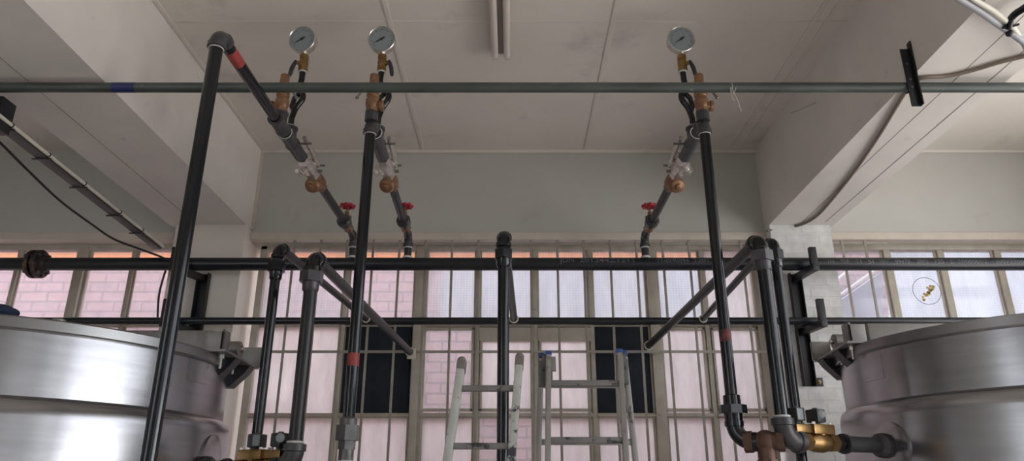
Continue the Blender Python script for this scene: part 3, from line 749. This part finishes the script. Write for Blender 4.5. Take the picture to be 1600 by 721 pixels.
MB().cyl((tm.x, tm.y, tm.z-.19), (tm.x, tm.y, FLOOR), .031, 16).build('drain_pipe', 'brownfit', t_)
TL, TR, RL, RR = V((-2.74, 3.96, 0)), V((3.03, 4.20, 0)), 1.115, 1.03
def tank_hit(p0, d, c, R):
    a = d.x**2+d.y**2; bq = 2*((p0.x-c.x)*d.x+(p0.y-c.y)*d.y); cq = (p0.x-c.x)**2+(p0.y-c.y)**2-R*R
    return (-bq-math.sqrt(max(bq*bq-4*a*cq, 0)))/(2*a)
def solenoid(pc, dv, pr, label, c_tank, riser_o, riser_top):
    L = lambda t, up=0, fr=0: pc+dv*t+UP*up+V((dv.y, -dv.x, 0))*0+FR*fr
    s = thing('solenoid_valve', L(.22, -.05), label, 'valve', 'brass solenoid valves')
    m_ = MB(); m_.hexn(L(.115), L(.165), .045); m_.lathe(L(.16), dv, [(0, .036), (.02, .040), (.05, .048), (.10, .050), (.13, .044), (.15, .038)], 20); m_.hexn(L(.305), L(.36), .046)
    ang = math.atan2(dv.y, dv.x); R = Matrix.Rotation(ang, 3, 'Z')
    m_.box(L(.25, .062), (.155, .085, .05), R, .010); m_.box(L(.12, .062), (.115, .06, .042), R, .010)
    m_.cyl(L(.25, .02), L(.25, .05), .036, 18)
    m_.build('body', 'brass', s)
    m_ = MB()
    for t in (.185, .312):
        for fr in (-.03, .03):
            q_ = L(t, .084)+R @ V((0, fr, 0)); m_.hexn(q_, q_+UP*.012, .009)
    m_.split('bolt', 'nickel', s)
    for t, gsd in ((.095, pr), (.245, -pr)):
        k = MB(); k.box(L(t, .128), (.062, .075, .066), R, .009); k.cyl(L(t, .085), L(t, .1), .018, 14); k.lathe(L(t, .158), UP, [(0, .014), (.008, .014), (.010, .008)], 12)
        co = k.build('coil', 'plastic', s)
        if gsd > 0:
            MB().box(L(t+.012*pr, .128, .041), (.042, .010, .054), R, .004).build('plug', 'greyplastic', co)
        else:
            MB().lathe(L(t+.015*pr, .135, .035), FR, [(0, .022), (.012, .022), (.016, .018), (.018, .006)], 18).build('plug', 'greyplastic', co)
    dist = tank_hit(L(.36), dv, c_tank, (RL if c_tank is TL else RR)+.055)+.36
    m_ = MB(); m_.hexn(L(.355), L(.40), .042); m_.cyl(L(.39), L(.43), .033, 18)
    m_.build('outlet_nipple', 'black', s)
    MB().lathe(L(.42), dv, [(0, .03), (.001, .05), (.022, .05), (.024, .040), (dist-.475, .040), (dist-.455, .062), (dist-.42, .066)], 28).build('nozzle', 'fitting', s)
    m_ = MB(); m_.elbow(pc, UP, dv, .040, .085)
    m_.build('bottom_elbow', 'fitting', riser_o)
    m_ = MB(); m_.torus(pc+UP*.115, UP, .036, .006, 20, 6); m_.cyl(pc+dv*.10, pc+dv*.117, .042, 18)
    m_.split('sealing_tape', 'white', riser_o)
    MB().cyl(pc+dv*.05, pc+dv*.13, .031, 16).build('nipple', 'lightfit', riser_o)
    return s
solenoid(pc, V((.87, .49, 0)).normalized(), 1, 'brass solenoid valve with two black coils joined to the right steel tank', TR, oC, tC)
pb = V((tB.x, tB.y, zt(731, tB.y)))
solenoid(pb, V((-.9, .44, 0)).normalized(), -1, 'brass solenoid valve with two black coils low beside the left steel tank', TL, oB, tB)

# ------------------------------------------------------------------ tanks
def tank(c, h, R, label):
    t = thing('steel_tank', (c.x, c.y, FLOOR), label, 'tank', 'stainless process tanks')
    b0 = V((c.x, c.y, 0)); zj = h-.28
    MB().lathe(b0, UP, [(zj-.01, R), (zj-.008, R), (h, R), (h+.002, R-.05)], 96).build('shell', 'steel', t)
    MB().lathe(b0, UP, [(FLOOR+.35, R*.6), (FLOOR+.5, R*.95), (FLOOR+.62, R+.045), (zj-.085, R+.045), (zj-.05, R+.042), (zj-.02, R+.03), (zj, R+.004), (zj+.003, R-.03)], 96).build('jacket', 'steel', t)
    MB().lathe(b0, UP, [(h-.006, R-.04), (h-.006, R+.022), (h, R+.028), (h+.043, R+.028), (h+.050, R+.02), (h+.051, R-.03)], 96).build('rim', 'steelrim', t)
    MB().lathe(b0, UP, [(h+.04, R+.01), (h+.05, R+.005), (h+.056, R-.2), (h+.062, .06)], 64).build('lid', 'steelrim', t)
    for k in range(4):
        a = PI/4+k*PI/2; MB().cyl((c.x+.75*math.cos(a), c.y+.75*math.sin(a), FLOOR+.62), (c.x+.75*math.cos(a), c.y+.75*math.sin(a), FLOOR), .05, 14).build('leg', 'steelrim', t)
    return t
HL, HRT = .66, .75
tl = tank(TL, HL, RL, 'large stainless steel tank cut off by the left edge, brick seen above its rim')
tr = tank(TR, HRT, RR, 'large darker stainless steel tank cut off by the right edge, beside the white column')
def clamp(t, c, h, R, sx, dy0, dy1, sh):
    """lid clamp: a plate set along the rim's outer side, carrying an upright, a roller and an end block"""
    xo = c.x+sx*R; y0, y1, z = c.y+dy0, c.y+dy1, h+.052
    X = lambda a, y: xo+sx*a-sx*sh*(y-y0)/(y1-y0)
    lug = MB().prism([(X(-.05, y0), y0), (X(.10, y0), y0), (X(.10, y1), y1), (X(-.05, y1), y1)], 'z', z-.006, z+.006).build('clamp_bracket', 'dull', t)
    m_ = MB(); m_.bx(min(X(-.02, y0), X(.075, y0)), max(X(-.02, y0), X(.075, y0)), y0+.01, y0+.022, z+.004, z+.105, .002)
    xa = X(.075, y0); m_.bx(min(xa, xa-sx*.012), max(xa, xa-sx*.012), y0+.01, y0+.10, z+.004, z+.115, .002)
    m_.build('upright_angle', 'dull', lug)
    yb = y1-.02; xs = sorted((X(.0, yb), X(.12, yb)))
    MB().bx(xs[0], xs[1], yb-.03, yb, z-.0, z+.12, .003).build('end_block', 'dull', lug)
    yr = y0+.28; xs = sorted((X(.02, yr), X(.085, yr)))
    MB().lathe((xs[0], yr, z+.055), RT, [(0, .04), (.004, .047), (xs[1]-xs[0]-.004, .047), (xs[1]-xs[0], .04)], 24).build('roller', 'dull', lug)
    MB().cyl((xs[0]-.02, yr, z+.055), (xs[1]+.02, yr, z+.055), .014, 12).build('roller_pin', 'nickel', lug)
    for yq in (y0+.10, y0+.30):
        q_ = V((X(.045, yq), yq, z-.006)); b_ = MB(); b_.hexn(q_, q_+DN*.022, .016); b_.cyl(q_+DN*.02, q_+DN*.075, .007, 10)
        b_.build('bolt', 'white' if sx > 0 else 'nickel', lug)
    for yq in (y0+.20, y1-.14):
        b_ = MB(); b_.prism([(X(-.08, yq), z-.006), (X(.09, yq), z-.006), (X(.06, yq), z-.05), (X(-.02, yq), z-.13), (X(-.08, yq), z-.13)], 'y', yq, yq+.09, .002); b_.build('gusset', 'dark', lug)
def hit(c, R, px, py):
    r = ray(px, py); r2 = r/r.y; a_ = r2.x**2+1; b_ = -2*(c.x*r2.x+c.y); c_ = c.x**2+c.y**2-R*R
    return r2*((-b_-math.sqrt(max(b_*b_-4*a_*c_, 0)))/(2*a_))
clamp(tl, TL, HL, RL, 1, -.14, .46, .02)
clamp(tr, TR, HRT, RR, -1, -.15, .50, .07)
for t, c, R, px, py in ((tl, TL, RL, 312, 580), (tr, TR, RR, 1362, 578)):
    q_ = hit(c, R, px, py); a0 = math.atan2(q_.y-c.y, q_.x-c.x); m_ = MB(); rings = []
    for i in range(7):
        a = a0-.09+.18*i/6; d_ = V((math.cos(a), math.sin(a), 0)); p_ = V((c.x, c.y, 0))
        rings.append([m_.bm.verts.new(p_+d_*rr+UP*zz) for rr, zz in ((R-.004, q_.z+.07), (R+.004, q_.z+.07), (R+.004, q_.z-.06), (R-.004, q_.z-.06))])
    m_.skin(rings); m_.build('weld_pad', 'steel', t)
# half lid plates standing behind the rims
q0, q1 = at(1357, 520, 4.25), at(1540, 520, 4.25)
m_ = MB(); m_.bx(q0.x, q1.x, 4.25, 4.60, HRT+.06, at(1400, 505, 4.25).z, .015); m_.build('hinged_lid', 'dull', tr)
m_ = MB(); m_.bx(at(278, 520, 4.3).x-.75, at(333, 520, 4.3).x, 4.3, 4.6, HL+.06, at(330, 516, 4.3).z, .012); m_.build('hinged_lid', 'dull', tl)
m_ = MB(); kp = atz(92, 499, HL+.085); m_.lathe(V((kp.x, kp.y, HL+.06)), UP, [(0, .03), (.02, .03), (.028, .02)], 16); m_.build('lid_knob', 'dull', tl)
# sample nozzle ring on the jackets
for t, c, R, px, py in ((tl, TL, RL, 330, 718), (tr, TR, RR, 1392, 698)):
    q_ = hit(c, R+.046, px, py); e = V((q_.x-c.x, q_.y-c.y, 0)).normalized()
    MB().lathe(q_-e*.03, e, [(0, .125), (.034, .125), (.036, .12), (.036, .02)], 40).build('nozzle_pad', 'steel', t)
# blue cloth on the left lid
bp = atz(3, 492, HL+.07)
m_ = MB(); m_.ball(V((bp.x-.05, bp.y+.04, HL+.09)), .06, (1.25, .9, .62), 20)
m_.ball(V((bp.x+.0, bp.y+.03, HL+.085)), .05, (1, .9, .5), 16)
tag(m_.build('blue_cloth', 'bluecloth'), 'dark blue bundled cloth on the left tank lid at the edge', 'cloth')

# ------------------------------------------------------------------ ladders
def rail_box(m_, a, b, w, dpt, bev=.004, cap=0):
    a, b = V(a), V(b); d = (b-a); L_ = d.length; d.normalize()
    x = V((1, 0, 0)); x = (x-d*x.dot(d)).normalized(); y = d.cross(x)
    R = Matrix((x, y, d)).transposed(); m_.box((a+b)/2, (w, dpt, L_), R, bev)
# left: paint splashed ladder leaning slightly
YT = 3.42
tlft, trgt = at(722, 566, YT), at(812, 560, YT)
ylow = 2.72
def down(top, pxb, pyb, Yb):      # extends the rail line to the floor
    q_ = at(pxb, pyb, Yb); d = q_-top; return top+d*((FLOOR-top.z)/d.z)
lb, rb = down(tlft, 699, 721, YT-.13), down(trgt, 799, 721, YT-.13)
ld = thing('paint_splashed_ladder', ((lb.x+rb.x)/2, (lb.y+rb.y)/2, FLOOR), 'paint splashed aluminium ladder with round tipped rails behind the centre riser', 'ladder')
for a, b_ in ((lb, tlft), (rb, trgt)):
    m_ = MB(); rail_box(m_, a, b_, .036, .068, .008); d = (b_-a).normalized()
    m_.lathe(b_-FR*.034, FR, [(0, .018), (.068, .018)], 18)
    m_.build('rail', 'alupaint', ld)
    m_ = MB(); m_.lathe(b_-FR*.036, FR, [(0, .017), (.003, .021), (.069, .021), (.072, .017)], 20); rail_box(m_, b_-d*.05, b_, .041, .071, .004); m_.build('end_cap', 'dull', ld)
def rungs(o, lb, lt, rb, rt, zs, mt):
    for z in zs:
        A = lb+(lt-lb)*((z-lb.z)/(lt.z-lb.z)); B = rb+(rt-rb)*((z-rb.z)/(rt.z-rb.z))
        m_ = MB(); c_ = (A+B)/2; d = B-A; ang = math.atan2(d.y, d.x); tilt = math.asin(d.z/d.length)
        R = Matrix.Rotation(ang, 3, 'Z') @ Matrix.Rotation(-tilt, 3, 'Y')
        m_.box(c_, (d.length-.02, .034, .028), R, .006); m_.build('rung', mt, o)
z0 = zt(608, YT-.03); dz = z0-zt(698, YT-.10)
rungs(ld, lb, tlft, rb, trgt, [z0-dz*k for k in range(7)], 'rungmat')
# right: folding A ladder, two sections meeting at blue capped hinges
YT = 3.42
f_l, f_r = at(857, 556, YT), at(967, 553, YT)
a2 = thing('folding_ladder', (0.3, 3.4, FLOOR), 'aluminium folding ladder with blue hinge caps right of the centre riser', 'ladder')
flb, frb = down(f_l, 856, 721, YT-.16), down(f_r, 978, 721, YT-.16)
k_l, k_r = at(846, 559, YT+.05), at(975, 556, YT+.05)
klb, krb = down(k_l, 841, 721, YT+.20), down(k_r, 993, 721, YT+.20)
a2.location = ((flb.x+krb.x)/2, (flb.y+krb.y)/2, FLOOR)
for a, b_ in ((flb, f_l), (frb, f_r)):
    m_ = MB(); rail_box(m_, a, b_, .024, .06); m_.build('front_rail', 'alu', a2)
for a, b_ in ((klb, k_l), (krb, k_r)):
    m_ = MB(); rail_box(m_, a, b_, .024, .06); m_.build('rear_rail', 'alu', a2)
z0 = zt(600, YT-.04); dz = z0-zt(689, YT-.12)
rungs(a2, flb, f_l, frb, f_r, [z0-dz*k for k in range(7)], 'rungmat')
rungs(a2, klb, k_l, krb, k_r, [z0+.012-dz*k for k in range(7)], 'alu')
for p0, p1, s in ((f_l, k_l, -1), (f_r, k_r, 1)):
    m_ = MB(); c_ = (p0+p1)/2
    m_.lathe(c_+RT*(-.016)+DN*.03, RT, [(0, .042), (.032, .042)], 20); rail_box(m_, p0+DN*.14, p0+DN*.01, .034, .05); rail_box(m_, p1+DN*.14, p1+DN*.01, .030, .05)
    m_.build('hinge', 'lightfit', a2)
    for q_ in (p0, p1): MB().box(q_+UP*.008, (.03, .065, .022), None, .006).build('end_cap', 'bluecap', a2)['label'] = 'blue plastic end cap'
q_ = at(860, 569, YT-.04); MB().bx(q_.x-.014, q_.x+.026, q_.y, q_.y+.012, q_.z-.035, q_.z+.035, .003).build('latch_plate', 'dull', a2)

# ------------------------------------------------------------------ lamp
lx = -.078
l = thing('twin_tube_lamp', (lx, 3.75, CEIL), 'unlit twin tube fluorescent batten on the ceiling near the top centre', 'lamp')
MB().bx(lx-.03, lx+.03, 2.86, 4.36, CEIL-.045, CEIL, .006).build('batten', 'batten', l)
for s in (-1, 1):
    MB().cyl((lx+s*.042, 2.87, CEIL-.068), (lx+s*.042, 4.36, CEIL-.068), .0235, 18).build('tube', 'tube', l)
    for y_ in (2.865, 4.365):
        m_ = MB(); m_.bx(lx+s*.042-.02, lx+s*.042+.02, y_-.012, y_+.012, CEIL-.095, CEIL-.03, .005); m_.bx(min(lx, lx+s*.042), max(lx, lx+s*.042), y_-.008, y_+.008, CEIL-.05, CEIL-.028, .003); m_.build('end_socket', 'trimp', l)

# ------------------------------------------------------------------ cables
def smooth(ctl, k=6):
    ctl = [V(c) for c in ctl]; n_ = len(ctl); out = []
    for i in range(n_-1):
        p0, p1, p2, p3 = ctl[max(i-1, 0)], ctl[i], ctl[i+1], ctl[min(i+2, n_-1)]
        for j in range(k):
            t = j/k; out.append(.5*((2*p1)+(-p0+p2)*t+(2*p0-5*p1+4*p2-p3)*t*t+(-p0+3*p1-3*p2+p3)*t**3))
    return out+[ctl[-1]]
def cable(name, ctl, r, m_, label):
    return tag(MB().tube(smooth(ctl), r, 10).build(name, m_), label, 'cable')
zb = BB-.014
cable('brown_cable', [atz(1640, 76, zb), atz(1600, 88, zb), atz(1560, 98, zb), atz(1520, 110, zb), atz(1480, 119, zb), atz(1440, 122, zb), atz(1422, 134, zb), atz(1400, 168, zb), atz(1372, 214, zb), atz(1335, 268, zb), atz(1300, 312, zb), atz(1275, 339, zb), atz(1250, 352, zb), atz(1222, 357, zb), at(1199, 361, 5.855)], .011, 'wireb',
      'brown cable curving along the underside of the right beam')
zc = BB-.06
cable('grey_cable', [atz(1478, -16, zc), atz(1503, 0, zc), atz(1535, 20, zc), atz(1560, 38, zc), atz(1578, 50, zc), atz(1592, 60, zc-.01), atz(1620, 82, zc-.02)], .017, 'wireg', 'thick grey cable crossing the top right corner below its cream neighbour')
cable('cream_cable', [atz(1500, -18, zc), atz(1524, 0, zc), atz(1552, 17, zc), atz(1575, 35, zc), atz(1588, 50, zc), atz(1599, 68, zc), atz(1615, 100, zc)], .013, 'wirec', 'cream cable crossing the top right corner above its grey neighbour')
hz = BB-.05
hs = thing('black_hose', atz(1580, 35, hz), 'short black hose with clamp crossing the cables in the top right corner', 'hose')
MB().tube(smooth([atz(1640, -16, hz), atz(1612, 4, hz), atz(1598, 14, hz), atz(1586, 22, hz), atz(1579, 31, hz-.01), atz(1576, 44, hz-.03)]), .017, 12).build('hose', 'black', hs)
q0, q1 = atz(1577, 30, hz-.02), atz(1577, 50, hz-.02)
m_ = MB(); m_.tube([atz(1566, 44, zc-.018), atz(1578, 42, zc-.022), atz(1592, 38, zc-.016)], .006, 8); m_.ball(atz(1577, 52, zc-.02), .018, n=10); m_.build('clamp', 'dark', hs)
# left: trunking with cream conduit, clips, and the sagging cable
A, B = at(18, 196, 3.72), at(255, 386, 5.80)
t_ = thing('cable_trunking', (B.x, B.y, B.z), 'dark grey cable trunking with cream conduit running back under the left bay', 'cable trunking')
d = (B-A).normalized(); sdv = d.cross(UP).normalized(); uv = sdv.cross(d)
A0 = A-d*.9
R = Matrix((sdv, d, uv)).transposed()
MB().box((A0+B)/2-sdv*.045-uv*.008, (.06, (B-A0).length, .032), R, .003).build('trunking', 'trunk', t_)
MB().tube([A0, B], .012, 12).build('conduit', 'wirec', t_)
for px, py in ((18, 193), (76, 240), (132, 286), (187, 327), (222, 358)):
    yy = 3.72+(5.80-3.72)*((px-18)/(255-18))
    # nearest point along the trunking for this sight line
    best = min((i/400 for i in range(401)), key=lambda s: abs((A+(B-A)*s).x/((A+(B-A)*s).y*CP+(A+(B-A)*s).z*SP)-(px-800)/F))
    c_ = A+(B-A)*best
    m_ = MB(); m_.box(c_-sdv*.035+DN*.03, (.12, .016, .008), R, .002); m_.torus(c_, d, .014, .004, 14, 6)
    m_.build('clip', 'dark', t_)
c_ = at(-2, 180, 3.66)
m_ = MB(); m_.bx(c_.x-.10, c_.x+.045, 3.60, 3.72, at(0, 205, 3.66).z, at(0, 158, 3.66).z, .006); tag(m_.build('junction_box', 'dark'), 'black junction box at the left edge where the cream conduit begins', 'junction box')
cable('black_cable', [at(-30, 195, 3.9), at(0, 223, 4.1), at(45, 268, 4.4), at(95, 315, 4.8), at(145, 352, 5.15), at(178, 374, 5.4), at(220, 390, 5.65), at(252, 402, 5.80), at(262, 410, 5.80), at(254, 438, 5.82), at(248, 465, 5.84), at(246, 505, 5.86)], .0085, 'wirek', 'thin black cable sagging below the conduit to the left window')

# ------------------------------------------------------------------ camera, light
cam = bpy.data.cameras.new('camera'); co = bpy.data.objects.new('camera', cam); C.objects.link(co)
cam.sensor_width = 36; cam.lens = F/1600*36; cam.clip_start = .05
co.location = (0, 0, 0); co.rotation_euler = (PI/2+PITCH, 0, 0)
sc = bpy.context.scene; sc.camera = co
w = bpy.data.worlds.new('overcast_sky'); sc.world = w; w.use_nodes = True
bg = w.node_tree.nodes['Background']; bg.inputs[0].default_value = (.90, .94, 1.0, 1); bg.inputs[1].default_value = 3.2
def area(name, loc, target, sx, sy, power, col):
    l_ = bpy.data.lights.new(name, 'AREA'); l_.shape = 'RECTANGLE'; l_.size = sx; l_.size_y = sy; l_.energy = power; l_.color = col
    o = bpy.data.objects.new(name, l_); C.objects.link(o); o.location = loc
    o.rotation_euler = (V(target)-V(loc)).to_track_quat('-Z', 'Y').to_euler(); return o
area('added_side_light', (6.4, 2.0, -.2), (0, 2.8, 1.3), 5.4, 3.0, 230, (1, .98, .95))  # lamp added outside the right wall to brighten ceiling and left beam
sc.view_settings.view_transform = 'Standard'; sc.view_settings.look = 'None'
sc.view_settings.gamma = 1; sc.view_settings.use_curve_mapping = False; sc.view_settings.exposure = .06
